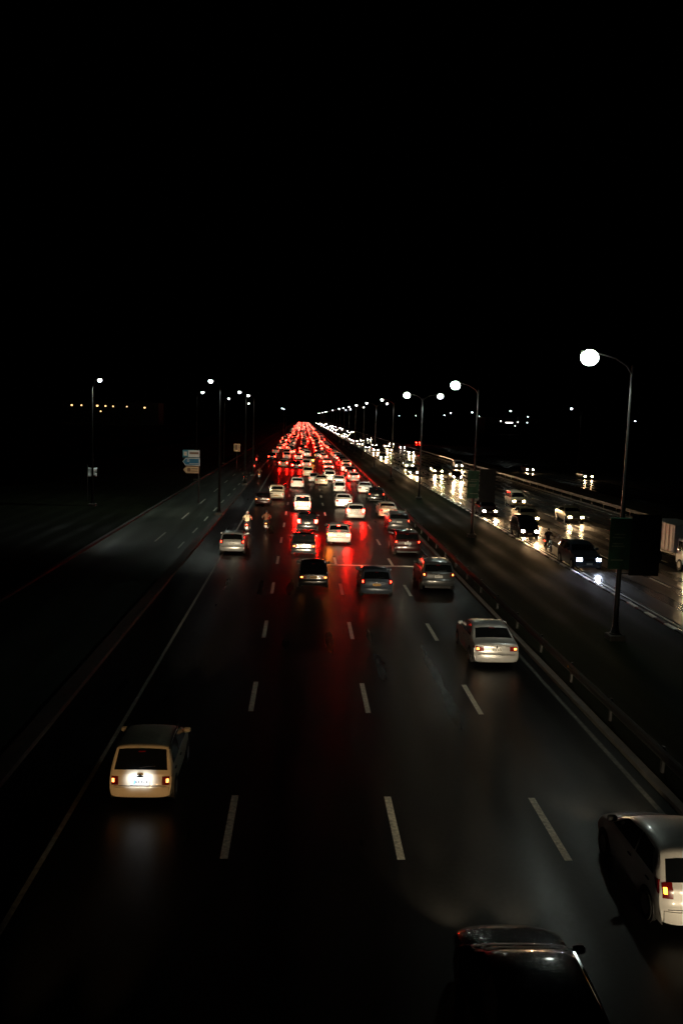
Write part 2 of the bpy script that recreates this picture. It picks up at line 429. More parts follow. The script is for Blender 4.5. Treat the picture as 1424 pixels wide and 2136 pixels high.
# profile points (y from the rear bumper, z); rw/ws = indices of the rear window and windscreen segments
TYPES = {
 'mini_hatchback': dict(W=1.5, belt=.9, tum=.17, cr=.03, wheel=.27, ax=(.62, 2.8), rw=5, ws=9, rwr=(.0, 1.12),
    p=[(.05, .24), (.0, .3), (.0, .52), (.03, .56), (.05, .8), (.07, .84), (.37, 1.36), (.46, 1.405), (1.35, 1.42), (2.1, 1.36), (2.66, .93), (2.78, .9), (3.36, .8), (3.44, .72), (3.5, .5), (3.46, .24)],
    win=[[(.42, .94), (.62, 1.3), (1.2, 1.32), (1.2, .94)], [(1.28, .94), (1.28, 1.32), (2.02, 1.28), (2.42, .94)]], lz=(.55, .76), ls=(.74, .985), pz=(.55, .71), ps=.24),
 'hatchback': dict(W=1.68, belt=.95, tum=.2, cr=.07, wheel=.3, ax=(.7, 3.05), rw=5, ws=9,
    p=[(.08, .24), (.0, .32), (.0, .54), (.06, .64), (.1, .9), (.14, .96), (.5, 1.4), (.66, 1.47), (1.5, 1.5), (2.2, 1.42), (2.92, .98), (3.1, .94), (3.6, .8), (3.76, .64), (3.8, .42), (3.72, .24)],
    win=[[(.55, 1.), (.82, 1.36), (1.4, 1.4), (1.4, 1.)], [(1.48, 1.), (1.48, 1.4), (2.12, 1.34), (2.64, 1.)]], lz=(.74, 1.02), ls=(.76, .985), pz=(.66, .78), ps=.22),
 'sedan': dict(W=1.74, belt=.94, tum=.22, cr=.08, wheel=.31, ax=(.95, 3.6), rw=6, ws=10,
    p=[(.08, .24), (.0, .32), (.0, .55), (.06, .64), (.06, .9), (.14, .99), (.62, 1.03), (1.3, 1.38), (1.5, 1.43), (2.1, 1.45), (2.6, 1.4), (3.3, .98), (3.5, .94), (4.2, .8), (4.42, .62), (4.46, .42), (4.38, .24)],
    win=[[(1.12, 1.02), (1.5, 1.33), (2.05, 1.37), (2.05, 1.)], [(2.13, 1.), (2.13, 1.37), (2.6, 1.33), (3.1, .99)]], lz=(.68, .86), ls=(.62, .985), pz=(.68, .8), ps=.2),
 'old_sedan': dict(W=1.62, belt=.9, tum=.18, cr=.02, wheel=.29, ax=(.9, 3.3), rw=6, ws=10,
    p=[(.06, .24), (.0, .32), (.0, .5), (.05, .56), (.06, .86), (.1, .92), (.78, .95), (1.2, 1.32), (1.34, 1.38), (2.0, 1.39), (2.5, 1.34), (2.98, .94), (3.1, .92), (3.95, .84), (4.04, .74), (4.1, .5), (4.06, .24)],
    win=[[(1.1, .96), (1.36, 1.28), (1.9, 1.31), (1.9, .95)], [(1.98, .95), (1.98, 1.31), (2.44, 1.28), (2.78, .95)]], lz=(.62, .78), ls=(.5, .985), pz=(.64, .76), ps=.2),
 'sport_utility_vehicle': dict(W=1.82, belt=1.08, tum=.17, cr=.06, wheel=.36, ax=(.85, 3.5), rw=5, ws=9,
    p=[(.1, .34), (.0, .42), (.0, .66), (.06, .74), (.1, 1.02), (.13, 1.08), (.44, 1.54), (.6, 1.64), (1.6, 1.69), (2.5, 1.6), (3.15, 1.12), (3.3, 1.08), (4.1, .98), (4.3, .82), (4.36, .5), (4.28, .32)],
    win=[[(.5, 1.13), (.72, 1.5), (1.1, 1.54), (1.1, 1.12)], [(1.17, 1.12), (1.17, 1.54), (1.95, 1.56), (1.95, 1.12)], [(2.03, 1.12), (2.03, 1.55), (2.44, 1.5), (2.9, 1.12)]], lz=(.86, 1.1), ls=(.74, .985), pz=(.8, .93), ps=.23),
 'minivan': dict(W=1.64, belt=1.0, tum=.13, cr=.03, wheel=.29, ax=(.7, 2.75), rw=5, ws=9,
    p=[(.06, .26), (.0, .34), (.0, .56), (.04, .62), (.05, .98), (.07, 1.02), (.22, 1.62), (.34, 1.74), (1.6, 1.78), (2.5, 1.68), (3.16, 1.04), (3.25, 1.0), (3.5, .9), (3.6, .74), (3.64, .45), (3.6, .26)],
    win=[[(.3, 1.06), (.42, 1.58), (1.0, 1.62), (1.0, 1.05)], [(1.08, 1.05), (1.08, 1.62), (1.9, 1.62), (1.9, 1.05)], [(1.98, 1.05), (1.98, 1.62), (2.4, 1.57), (2.86, 1.05)]], lz=(.62, .98), ls=(.82, .985), pz=(.66, .8), ps=.22),
 'pickup_truck': dict(W=1.66, belt=.98, tum=.15, cr=.015, wheel=.33, ax=(1.0, 3.5), rw=8, ws=12,
    p=[(.04, .34), (.0, .4), (.0, .54), (.03, .58), (.03, .96), (.05, 1.0), (.1, 1.01), (1.62, 1.0), (1.66, 1.06), (1.74, 1.52), (1.88, 1.62), (2.3, 1.65), (2.86, 1.56), (3.4, 1.04), (3.55, 1.0), (4.3, .92), (4.42, .8), (4.48, .5), (4.42, .32)],
    win=[[(1.95, 1.04), (2.0, 1.5), (2.4, 1.53), (2.4, 1.04)], [(2.48, 1.04), (2.48, 1.53), (2.8, 1.5), (3.14, 1.04)]], lz=(.6, .86), ls=(.84, .985), pz=(.5, .62), ps=.22),
}
def car_geo(tp):
    T = TYPES[tp]; P = T['p']; L = max(q[0] for q in P); Hh = max(q[1] for q in P); hw = T['W']/2
    cur = chaikin([(a, b, float(i)) for i, (a, b) in enumerate(P)], 2)
    def at(t):
        for a, b in zip(cur, cur[1:]):
            if a[2] <= t <= b[2]:
                k = 0 if b[2] == a[2] else (t-a[2])/(b[2]-a[2])
                return Vector((a[0]+(b[0]-a[0])*k, a[1]+(b[1]-a[1])*k))
        return Vector(cur[-1][:2])
    def tz(z):          # parameter of height z on the tail
        t = 0.
        while t < len(P) and at(t).y < z: t += .02
        return t
    def xs(y, z):
        k = 1.
        if y < .5: k -= .07*((.5-y)/.5)**2
        if y > L-.7: k -= .12*((y-L+.7)/.7)**2
        if z > T['belt']: k -= T['tum']*(z-T['belt'])/(Hh-T['belt'])
        if z < .45: k -= .04*(.45-z)/.25
        return hw*k
    def nor(t):
        d = at(min(t+.05, len(P)-1)) - at(max(t-.05, 0)); n = Vector((-d.y, d.x)); n = n.normalized() if n.length else Vector((0, 1))
        return n
    rr = .045
    def top(t, s, off=0.):
        p = at(t); n = nor(t)
        q = p - n*(rr*abs(s)**7) + n*off
        y, z = q
        x = s*xs(p.x, p.y)
        endr = max(0, 1-p.x/.8); endf = max(0, 1-(L-p.x)/.9)
        y += T['cr']*s*s*endr - 1.6*T['cr']*s*s*endf
        z -= .025*s*s*(1 if p.y > T['belt'] else .4)
        return (x, y-L/2, z)
    D = dict(L=L)
    # body shell
    m = MB(); ts = [c[2] for c in cur]; ss = [-1, -.97, -.9, -.75, -.45, 0, .45, .75, .9, .97, 1]
    v = [top(t, s) for t in ts for s in ss]; f = []; n = len(ss)
    for i in range(len(ts)-1):
        for j in range(n-1): f.append((i*n+j, i*n+j+1, (i+1)*n+j+1, (i+1)*n+j))
    m.add(v, f)
    rows = 6
    for sd in (-1, 1):
        v = []; f = []
        for t in ts:
            e = top(t, sd)
            for r in range(rows+1):
                k = r/rows; z = .22+(e[2]-.22)*k
                bul = .02*math.sin(math.pi*min(1, (z-.22)/(T['belt']-.22))) if z < T['belt'] else 0
                x0 = xs(e[1]+L/2, z)
                v.append((sd*(x0 if k < 1 else abs(e[0])) + sd*(bul if k < 1 else 0), e[1], z))
        for i in range(len(ts)-1):
            for r in range(rows): f.append((i*(rows+1)+r, (i+1)*(rows+1)+r, (i+1)*(rows+1)+r+1, i*(rows+1)+r+1))
        m.add(v, f)
    me = mesh('body', m.v, m.f, True)
    bm = bmesh.new(); bm.from_mesh(me); bmesh.ops.remove_doubles(bm, verts=bm.verts, dist=.002)
    bmesh.ops.recalc_face_normals(bm, faces=bm.faces); bm.to_mesh(me); bm.free(); me.set_sharp_from_angle(angle=R(42))
    D['body'] = me
    def patch(name, t0, t1, s0, s1, off=.01, nt=5, ns=6, depth=.03, trap=0.):
        v = []; f = []
        for i in range(nt+1):
            k = i/nt; t = t0+(t1-t0)*k
            for j in range(ns+1):
                a = j/ns; s = s0+(s1-s0)*a
                s *= 1-trap*k
                # rounded corners
                v.append(top(t, s, off))
        for i in range(nt):
            for j in range(ns):
                f.append((i*(ns+1)+j, i*(ns+1)+j+1, (i+1)*(ns+1)+j+1, (i+1)*(ns+1)+j))
        ring = [j for j in range(ns+1)] + [(i)*(ns+1)+ns for i in range(1, nt+1)] + [nt*(ns+1)+j for j in range(ns-1, -1, -1)] + [i*(ns+1) for i in range(nt-1, 0, -1)]
        base = len(v); c = Vector((0, 0, 0))
        for q in v: c += Vector(q)
        c /= len(v)
        for q in ring:
            p = Vector(v[q]); i, j = divmod(q, ns+1); t = t0+(t1-t0)*i/nt; s = (s0+(s1-s0)*j/ns)*(1-trap*i/nt)
            v.append(top(t, s*1.0, off-depth))
        for a in range(len(ring)):
            b = (a+1) % len(ring); f.append((ring[a], ring[b], base+b, base+a))
        return MB().add(v, f).mesh(name, True)
    def sidepatch(name, poly, sd, off=.012):
        v = []; f = []; cx = sum(a for a, b in poly)/len(poly); cz = sum(b for a, b in poly)/len(poly); n = len(poly)
        for (a, b) in poly: v.append((sd*(xs(a, b)+off), a-L/2, b))
        for (a, b) in poly: v.append((sd*(xs(a, b)-.03), a-L/2, b))
        v.append((sd*(xs(cx, cz)+off), cx-L/2, cz))
        for i in range(n):
            j = (i+1) % n; f.append((i, j, 2*n)); f.append((i, n+i, n+j, j))
        return MB().add(v, f).mesh(name, False)
    rw, ws = T['rw'], T['ws']
    D['rear_window'] = patch('rear_window', rw+T.get('rwr', (.05, 1.0))[0], rw+T.get('rwr', (.05, 1.0))[1], -.89, .89, .008)
    D['windscreen'] = patch('windscreen', ws+.1, ws+.92, -.88, .88, .008)
    D['side_window'] = [(sd, sidepatch('side_window', q, sd)) for sd in (-1, 1) for q in T['win']]
    z0, z1 = T['lz']; a, b = T['ls']
    t0, t1 = tz(z0), tz(z1); tm = tz((z0+z1)/2)
    D['tail'] = {sd: patch('tail_light', t0, t1, *((a, b) if sd > 0 else (-b, -a)), off=.016, nt=4, ns=4) for sd in (-1, 1)}
    am = a+(b-a)*.45
    D['bulb'] = {sd: patch('bulb_lens', tz(z0+(z1-z0)*.3), tz(z0+(z1-z0)*.72), *((am+(b-a)*.12, b-(b-a)*.1) if sd > 0 else (-b+(b-a)*.1, -am-(b-a)*.12)), off=.024, nt=3, ns=3) for sd in (-1, 1)}
    D['tail_side'] = {sd: sidepatch('tail_light_side', [(.06+T['cr']+at(t0).x, z0+.02), (.06+T['cr']+at(t1).x, z1-.01), (.2+T['cr']+at(t1).x, z1-.03), (.17+T['cr']+at(t0).x, z0+.05)], sd, .014) for sd in (-1, 1)}
    pz = T['pz']; D['plate'] = patch('number_plate', tz(pz[0]), tz(pz[1]), -T['ps']/hw, T['ps']/hw, .02, 2, 3)
    q = MB()
    for k in range(6):
        x = -.15+.06*k + (.02 if k > 2 else 0); pt = top(tz((pz[0]+pz[1])/2), x/hw, .026); q.box(pt, (.03, .008, .06))
    D['ink'] = q.mesh('plate_characters')
    bt = P[2][1]
    D['bumper'] = patch('bumper', .55, tz(bt-.02), -.985, .985, .03, 4, 12, .06)
    D['seam'] = patch('tailgate_seam', tz(bt+.005), tz(bt+.02), -.9, .9, .004, 1, 8, .01)
    D['third'] = patch('high_brake_light', rw+.86, rw+.94, -.13, .13, .02, 1, 4)
    D['wiper'] = MB().tube([top(rw+.13, -.05, .03), top(rw+.2, .2, .035), top(rw+.24, .5, .03)], .008, 5).mesh('wiper')
    bx = top(tz(pz[1]+.06), 0, .018); D['badge'] = MB().lathe([(-.012, .035), (.0, .045), (.006, .03)], 'Y', 10, bx).mesh('badge')
    nP = len(P)-1; zf0 = P[-3][1]-.01; fz = lambda z: next((nP-.02*k for k in range(400) if at(nP-.02*k).y > z), nP-2)
    D['head'] = {sd: patch('headlight', fz(zf0+.03), fz(zf0-.13), *((.6, .95) if sd > 0 else (-.95, -.6)), off=.015, nt=3, ns=4) for sd in (-1, 1)}
    D['grille'] = patch('grille', fz(zf0-.02), fz(zf0-.14), -.5, .5, .012, 3, 4)
    D['front_bumper'] = patch('front_bumper', fz(.5), nP-.4, -.97, .97, .025, 3, 10, .05)
    D['front_plate'] = patch('front_plate', fz(.54), fz(.43), -.24, .24, .034, 1, 2)
    hz = top(nP-2.3, 0, 0)
    D['head_pos'] = [(sd*.72*hw, L/2+.04, zf0-.05) for sd in (-1, 1)]
    D['tail_pos'] = [(sd*(a+b)/2*hw, -L/2-.05, (z0+z1)/2) for sd in (-1, 1)]
    D['plate_pos'] = top(tz(pz[1]), 0, .07)
    wp = at(ws+1.0); mz = wp.y+.06
    D['mirror'] = {sd: MB().bbox((sd*(xs(wp.x, mz)+.1), wp.x-.28-L/2, mz+.04), (.2, .1, .14), .035).box((sd*(xs(wp.x, mz)+.0), wp.x-.24-L/2, mz-.01), (.12, .06, .05)).mesh('side_mirror', True) for sd in (-1, 1)}
    D['handle'] = []
    for sd in (-1, 1):
        for wn in T['win'][-2:]:
            hy = wn[0][0]+.12 if wn is not T['win'][-1] else wn[0][0]+.1
            D['handle'].append(MB().bbox((sd*(xs(hy, T['belt']-.12)+.03), hy+.05-L/2, T['belt']-.12), (.03, .16, .035), .01).mesh('door_handle'))
    D['underbody'] = MB().box((0, 0, .3), (T['W']*.8, L*.9, .2)).mesh('underbody')
    wr = T['wheel']; D['wheels'] = []
    ty = MB().lathe([(-.09, wr*.6), (-.09, wr*.93), (-.05, wr), (.05, wr), (.09, wr*.93), (.09, wr*.6)], 'X', 20).mesh('tyre', True)
    rim = MB().lathe([(-.092, wr*.62), (-.096, wr*.56), (-.07, wr*.5), (-.085, wr*.14), (.085, wr*.14), (.07, wr*.5), (.096, wr*.56), (.092, wr*.62)], 'X', 14).mesh('rim', True)
    for ay in T['ax']:
        for sd in (-1, 1):
            D['wheels'].append((sd*(hw-.05), ay-L/2, wr))
    D['arch'] = MB().lathe([(-.01, wr+.045), (.012, wr+.045)], 'X', 22).mesh('wheel_arch'); D['arches'] = [((1 if q[0] > 0 else -1)*(hw+.012), q[1], wr+.01) for q in D['wheels']]
    D['tyre'] = ty; D['rim'] = rim; D['H'] = Hh; D['hw'] = hw; D['top'] = top; D['xs'] = xs; D['rwi'] = rw
    return D
GEO = {}
def geo(tp):
    if tp not in GEO: GEO[tp] = car_geo(tp)
    return GEO[tp]
HEADC = (1., .8, .52)
def make_car(tp, x, yrear, paint, label, group, tail='tail', plate='white', lod=2, face=1, rz=0., head=None, spot=None, cat='car',
             left=None, right=None, third=None, name=None, extras=()):
    """face 1: drives away from the camera, yrear is the rear; -1: comes towards it, yrear is the front end"""
    G = geo(tp); L = G['L']
    root = empty(name or tp, (x, yrear+L/2, 0), rz + (0 if face > 0 else math.pi)); tag(root, label, cat, group)
    pm = PAINT[paint]; far = lod == 0
    body = obj('body', G['body'], pm, root)
    obj('rear_window' if face > 0 else 'windscreen', G['rear_window'] if face > 0 else G['windscreen'], M_glass, root)
    if face > 0 or lod > 1:
        for sd in (-1, 1):
            tm = (left if sd < 0 else right) or tail
            o = obj('tail_light', G['tail'][sd], TAIL['off' if (lod > 1 and tm in ('tail', 'amber', 'dim', 'yellow')) else tm], root)
            if lod > 1:
                obj('bulb_lens', G['bulb'][sd], TAIL[tm], o)
                obj('lens_side', G['tail_side'][sd], TAIL['off' if tm in ('tail', 'amber', 'dim', 'yellow') else tm], o)
        b = obj('number_plate', G['plate'], PLATE[plate], root)
    if lod > 0:
        obj('rear_bumper', G['bumper'], pm, root)
        for sd, me in G['side_window']: obj('side_window', me, M_glass, root)
        obj('underbody', G['underbody'], M_black, root); [obj('wheel_arch', G['arch'], M_black, root, q) for q in G['arches']]
        for q in G['wheels']:
            t = obj('wheel', G['tyre'], M_tyre, root, q)
            if lod > 1: obj('rim', G['rim'], M_rim, t)
    else:
        obj('underbody', G['underbody'], M_black, root)
    if lod > 1:
        obj('windscreen' if face > 0 else 'rear_window', G['windscreen'] if face > 0 else G['rear_window'], M_glass, root)
        for sd in (-1, 1): obj('side_mirror', G['mirror'][sd], pm if paint not in ('white', 'cream') else M_black, root)
        for h in G['handle']: obj('door_handle', h, M_black, root)
        obj('tailgate_seam', G['seam'], M_black, root); obj('plate_characters', G['ink'], M_ink, b)
        obj('badge', G['badge'], M_chrome, root)
        if tp in ('hatchback', 'mini_hatchback', 'minivan', 'sport_utility_vehicle'): obj('wiper', G['wiper'], M_black, root)
        obj('high_brake_light', G['third'], TAIL[third or 'off'], root)
    if face < 0 or lod > 1:
        obj('grille', G['grille'], M_black, root); obj('front_bumper', G['front_bumper'], pm, root)
        if face < 0: obj('front_plate', G['front_plate'], PLATE['white'], root)
    if face < 0 or lod > 0 or far:
        hm = head or M_head
        if face < 0 or lod > 1:
            for sd in (-1, 1): obj('headlight', G['head'][sd], hm, root)
    for spot in ([] if not spot else spot if isinstance(spot, list) else [spot]):
        key, en, colr, n = spot[:4]; cone, dip = (spot[4:]+(66, 3.5))[:2]
        ps = G['head_pos'] if n == 2 else [(0, G['head_pos'][0][1], G['head_pos'][0][2])]
        for p in ps:
            light('SPOT', key, en/n, colr, root, (p[0], p[1]+.02, p[2]), (R(90-dip), 0, 0), .06, cone, 1.)
    for e in extras: e(root, G, pm)
    return root

def spoiler(root, G, pm):
    q = MB(); p = G['top'](5.25, 0, 0)
    q.bbox((0, p[1]+.0, p[2]+.16), (1.3, .2, .03), .012).box((-.5, p[1], p[2]+.06), (.05, .1, .18)).box((.5, p[1], p[2]+.06), (.05, .1, .18))
    obj('spoiler', q.mesh('spoiler'), pm, root)
def roof_rails(root, G, pm):
    for sd in (-1, 1):
        z = G['H']; w_ = G['hw']*.74
        obj('roof_rail', MB().tube([(sd*w_, -1.35, z-.04), (sd*w_, -1.2, z+.04), (sd*w_, .1, z+.05), (sd*w_, .25, z-.04)], .02, 6).mesh('roof_rail', True), M_steel, root)
def drip_rails(root, G, pm):
    for sd in (-1, 1):
        q = MB().tube([(sd*G['hw']*.86, -1.36, 1.32), (sd*G['hw']*.845, -1.1, 1.385), (sd*G['hw']*.84, -.4, 1.4), (sd*G['hw']*.84, .3, 1.37)], .016, 5)
        obj('drip_rail', q.mesh('drip_rail'), M_black, root)
def lit_plate(root, G, pm):
    p = G['plate_pos']
    q = MB().bbox((0, p[1]-.0, p[2]+.06), (.2, .05, .03), .008).mesh('plate_lamp')
    obj('plate_lamp', q, M_black, root)
    for s in (-1, 1): light('SPOT', 'plate_light', 9., (.86, .92, 1.), root, (s*.13, p[1]-.12, p[2]+.02), (R(76), 0, 0), .02, 125, .6)
def blue_band(root, G, pm):
    p = G['plate_pos']
    obj('plate_band', MB().box((-.13, p[1]+.035, p[2]-.09), (.05, .008, .12)).mesh('plate_band'), mat('plate_blue', (.1, .25, .5), .4), root)

LANE = {1: -3.5, 2: .45, 3: 4.25, 4: 7.9}
GJ = 'vehicles jammed in the lanes driving away'
SP_NEAR = ('headlight_beam', 5000, HEADC, 2, 26, -1.)
SP_LONG = ('headlight_beam_long', 32000, HEADC, 2, 17, -2.2)
SP = ('headlight_beam_single', 2100, HEADC, 1, 52, 2.5)
SP_WIDE = ('headlight_beam_wide', 900, HEADC, 2, 62, 6.)
SP_MED = ('headlight_beam_medium', 7500, HEADC, 1, 38, .5)
SP_FAR = ('headlight_beam_far', 1400, HEADC, 1, 48, 3.)
SP_RIGHT = ('headlight_beam_right', 2600, HEADC, 2, 26, -1.)
SP_LOW = ('headlight_beam_low', 1300, HEADC, 2, 26, -1.)
SP_AMB = ('headlight_beam_amber', 1500, (1, .58, .25), 2, 30, -1.)
SP_WEAK = ('headlight_beam_weak', 500, HEADC, 1)
# ---- the cars in the foreground and middle distance, from the camera onwards
N = []
def near(tp, x, y, paint, label, **k):
    k.setdefault('lod', 2); k.setdefault('spot', SP_MED if x < 6.5 and y < 112 else SP); o = make_car(tp, x, y, paint, label, GJ, **k); N.append((x, y, geo(tp)['L'])); return o
near('mini_hatchback', -3.72, 19.9, 'ivory', 'boxy ivory white hatchback alone in the left lane, its number plate glowing white', tail='amber', spot=SP_LONG, extras=(drip_rails, lit_plate, blue_band))
near('sedan', 7.69, 31.9, 'silver', 'silver sedan in the right lane with tail lights lit and a pale bumper', tail='amber', spot=SP_LOW)
near('hatchback', 7.72, 14.65, 'white', 'white car cut off by the right edge with one bright tail light showing', tail='amber', left='yellow', spot=[SP_NEAR, SP_WIDE])
near('sedan', 3.7, 9.7, 'black', 'dark car at the bottom edge, street lamps mirrored on its roof', tail='tail', spot=[SP_NEAR, SP_WIDE])
near('hatchback', -3.6, 6.2, 'white', 'white car just below the picture, following the boxy hatchback', spot=SP_AMB)
near('sedan', 7.8, 3.2, 'white', 'white car just outside the picture at lower right, following the cut-off car', spot=SP_RIGHT)
near('sport_utility_vehicle', 7.71, 46.4, 'grey', 'dark grey sport utility vehicle behind the maroon one, beside the guard rail', tail='amber', extras=(roof_rails,))
near('hatchback', 4.11, 44.5, 'blue', 'slate grey hatchback with a yellow number plate and round red tail lights', plate='yellow', tail='tail')
near('old_sedan', .77, 46.4, 'black', 'black boxy sedan with a yellow number plate, nearly lost in the dark', plate='yellow', tail='amber')
near('old_sedan', .23, 57.7, 'black', 'black boxy sedan with a full-width band of tail lights and a chrome bumper', tail='amber')
near('hatchback', .54, 70.2, 'black', 'black hatchback with two glaring brake lights, ahead of the boxy sedans', tail='brake')
near('minivan', .11, 84.8, 'white', 'white minivan braking, red glow on its roof edge', tail='brake', third='brake')
near('sedan', 2.88, 63.2, 'white', 'white sedan braking with its left orange indicator on, brightest of the jam', tail='brake', left='turn', third='brake')
near('hatchback', 5.12, 79.3, 'white', 'white hatchback bathed in red, diagonally ahead of the flashing sedan', tail='brake')
near('sedan', 4.45, 89.5, 'white', 'white sedan with dark tail lights just ahead of the red-lit hatchback', tail='off')
near('sedan', 8.35, 81.2, 'cream', 'cream sedan with a raised boot spoiler, in the right lane', tail='dim', extras=(spoiler,))
near('sport_utility_vehicle', 8.3, 71.3, 'grey', 'grey estate with a bright pale bumper between the maroon car and the cream sedan', tail='tail', extras=(roof_rails,), name='estate_car')
near('sport_utility_vehicle', 7.5, 58.9, 'maroon', 'maroon crossover with wide red tail lights in the right lane', tail='tail', third=None)
near('sedan', 8.01, 107.3, 'white', 'white sedan in the right lane ahead of the black sport utility vehicle', tail='off')
near('sport_utility_vehicle', 8.5, 96.3, 'black', 'black sport utility vehicle with small red tail lights hugging the guard rail', tail='tail')
near('mini_hatchback', 4.78, 107.8, 'white', 'small white hatchback in the third lane with a dark rear window', tail='dim')
near('sedan', 5.2, 118.7, 'white', 'white sedan close ahead of the small white hatchback in the third lane', tail='off')
near('minivan', 4.1, 126.5, 'white', 'narrow white van, overexposed, left of the third lane sedan', tail='off')
near('sedan', 2.7, 118.8, 'cream', 'pale sedan straddling the second and third lanes', tail='dim')
near('hatchback', 7.7, 126.8, 'white', 'white hatchback with broad red lit tail in the right lane', tail='brake')
near('pickup_truck', -2.83, 96.1, 'cream', 'cream pickup truck with yellow plate in the left lane', plate='yellow', tail='dim', cat='pickup truck')
near('old_sedan', -4.1, 90., 'maroon', 'low dark sedan with a white band of rear lights, left of the cream pickup', tail='amber')
near('hatchback', -4.66, 57.8, 'silver', 'silver hatchback with a tall dark rear window behind the two motorcyclists', tail='tail', spot=SP_NEAR)
MID = [
 ('hatchback', -3.55, 158.8, 'cream', 'brake', 'cream car with a wide lit tail, left lane behind the white van'),
 ('sedan', -6.6, 184.3, 'black', 'tail', 'black car on the left shoulder with a lit white bumper'),
 ('sedan', -7.0+.2, 215.7, 'white', 'dim', 'white sedan on the left shoulder ahead of the black car'),
 ('pickup_truck', -6.4, 238.7, 'cream', 'tail', 'cream pickup on the left shoulder ahead of the white sedan'),
 ('minivan', -3.46, 188.2, 'white', 'tail', 'white van in the left lane beside the shoulder cars'),
 ('hatchback', -.9, 187.3, 'white', 'brake', 'white car with glaring brake lights beside the left lane van'),
 ('sedan', -1.1, 153.9, 'black', 'brake', 'black sedan braking, between the left two lanes'),
 ('minivan', .75, 157.7, 'white', 'brake', 'white boxy van in the second lane, right of the black braking sedan'),
 ('minivan', .9, 134.6, 'cream', 'dim', 'cream van in the second lane behind the white boxy van'),
 ('hatchback', -.6, 112.8, 'white', 'dim', 'white hatchback behind the white car in the second lane, half hidden by the braking minivan'),
 ('mini_hatchback', 1.75, 123.8, 'white', 'dim', 'small white car right of the cream van, second lane edge'),
 ('pickup_truck', 1.1, 200.1, 'white', 'tail', 'white flat-backed pickup in the second lane'),
 ('sedan', 1.5, 173.1, 'gold', 'turn', 'gold sedan with a flashing orange light in the second lane'),
 ('hatchback', 4.7, 190.6, 'white', 'brake', 'white hatchback braking hard in the third lane, farther up'),
 ('sedan', 4.9, 169.5, 'white', 'brake', 'white sedan in the third lane behind the hard-braking hatchback'),
 ('sedan', 4.7, 151.6, 'white', 'brake', 'white sedan in the third lane with a dark rear window, behind another white sedan'),
 ('hatchback', 7.9, 140.6, 'maroon', 'brake', 'maroon hatchback with bright brake lights in the right lane'),
 ('sedan', 7.7, 150.0, 'white', 'brake', 'white sedan washed in red ahead of the maroon hatchback'),
 ('sedan', 4.3, 137.6, 'silver', 'dim', 'silver sedan in the third lane ahead of the narrow van'),
]
for tp, x, y, pa, tl, lab in MID:
    make_car(tp, x, y, pa, lab, GJ, tail=tl, lod=1, spot=SP, cat='pickup truck' if tp == 'pickup_truck' else 'car'); N.append((x, y, geo(tp)['L']))
# ---- the rest of the jam, lane by lane
rnd = random.Random(11)
KIND = {'mini_hatchback': 'small hatchback', 'hatchback': 'hatchback', 'sedan': 'sedan', 'old_sedan': 'boxy sedan', 'sport_utility_vehicle': 'sport utility vehicle', 'minivan': 'van', 'pickup_truck': 'pickup'}
PN = dict(white='white', cream='cream', silver='silver', grey='grey', blue='slate blue', black='black', maroon='maroon', brown='brown', gold='gold', green='dark green')
LN = {0: 'left shoulder', 1: 'leftmost lane', 2: 'second lane', 3: 'third lane', 4: 'rightmost lane'}
XL = {0: -6.75, 1: -3.5, 2: .45, 3: 4.25, 4: 7.75}
START = {0: 248, 1: 198, 2: 211, 3: 199, 4: 160}
FARSTUFF = []
for ln in range(5):
    y = START[ln]; n = 0
    base = sum(1 for (x, yy, L) in N if yy > 40 and abs(x-XL[ln]) < 1.9)
    while y < 1350:
        tp = rnd.choices(list(KIND), [3, 5, 6, 3, 3, 3, 1.5])[0]
        pa = rnd.choices(list(PN), [9, 3, 3, 2, 1, 3, 2, 1, 1, 1])[0]
        tl = rnd.choices(['brake', 'tail', 'amber', 'dim'], [5.5, 3, 1, 1])[0]
        x = XL[ln]+rnd.uniform(-.55, .55)+.3*math.sin(y*.03+ln*2)
        if any(abs(x-a) < 1.75 and b-5 < y < b+L+.8 for a, b, L in N): y += 2.; continue
        if y < 520:
            lab = '%s %s with %s tail lights, %s up the %s of the jam' % (PN[pa], KIND[tp], {'brake': 'glaring', 'tail': 'red', 'amber': 'orange', 'dim': 'faint'}[tl], ordinal(base+n+1), LN[ln])
            make_car(tp, x, y, pa, lab, GJ, tail=tl, lod=0, spot=SP_FAR, cat='pickup truck' if tp == 'pickup_truck' else 'car')
        else:
            FARSTUFF.append((tp, x, y, pa, tl))
        n += 1; y += geo(tp)['L'] + rnd.uniform(2.2, 6.5) * (1.6 if ln == 0 else 1)
# beyond half a kilometre the queue is one glittering mass
fb = {'white': MB(), 'dark': MB()}; fl = MB(); fl2 = MB(); fh = MB()
for tp, x, y, pa, tl in FARSTUFF:
    G = geo(tp); m = fb['white' if pa in ('white', 'cream', 'silver') else 'dark']; h = G['H']
    m.bbox((x, y+1.9, .62), (1.6, 3.9, .7), .12); m.bbox((x, y+1.8, .95+(h-.95)/2), (1.3, 2., h-.9), .2)
    if rnd.random() < (.75 if y < 900 else .5):
        for s in (-1, 1): (fl if tl == 'brake' else fl2).bbox((x+s*.62, y-.06, .8), (.26, .05, .18), .02)
    fh.bbox((x, y+3.9, .7), (1.3, .06, .16), .02)
jam = obj('distant_traffic', fb['white'].mesh('distant_traffic'), PAINT['white']); tag(jam, 'unbroken mass of distant jammed traffic glowing red below the vanishing point', 'traffic', kind='stuff')
for nm, me, m in (('dark_cars', fb['dark'].mesh('dark_cars'), PAINT['grey']), ('brake_lights', fl.mesh('brake_lights'), TAIL['brake']), ('tail_lights', fl2.mesh('tail_lights'), TAIL['tail']), ('headlights', fh.mesh('headlights'), glow('far_beam_lens', (.7, .7, .7), (1, .85, .6), 220.))):
    o = obj(nm, me, m, jam); o['kind'] = 'stuff'

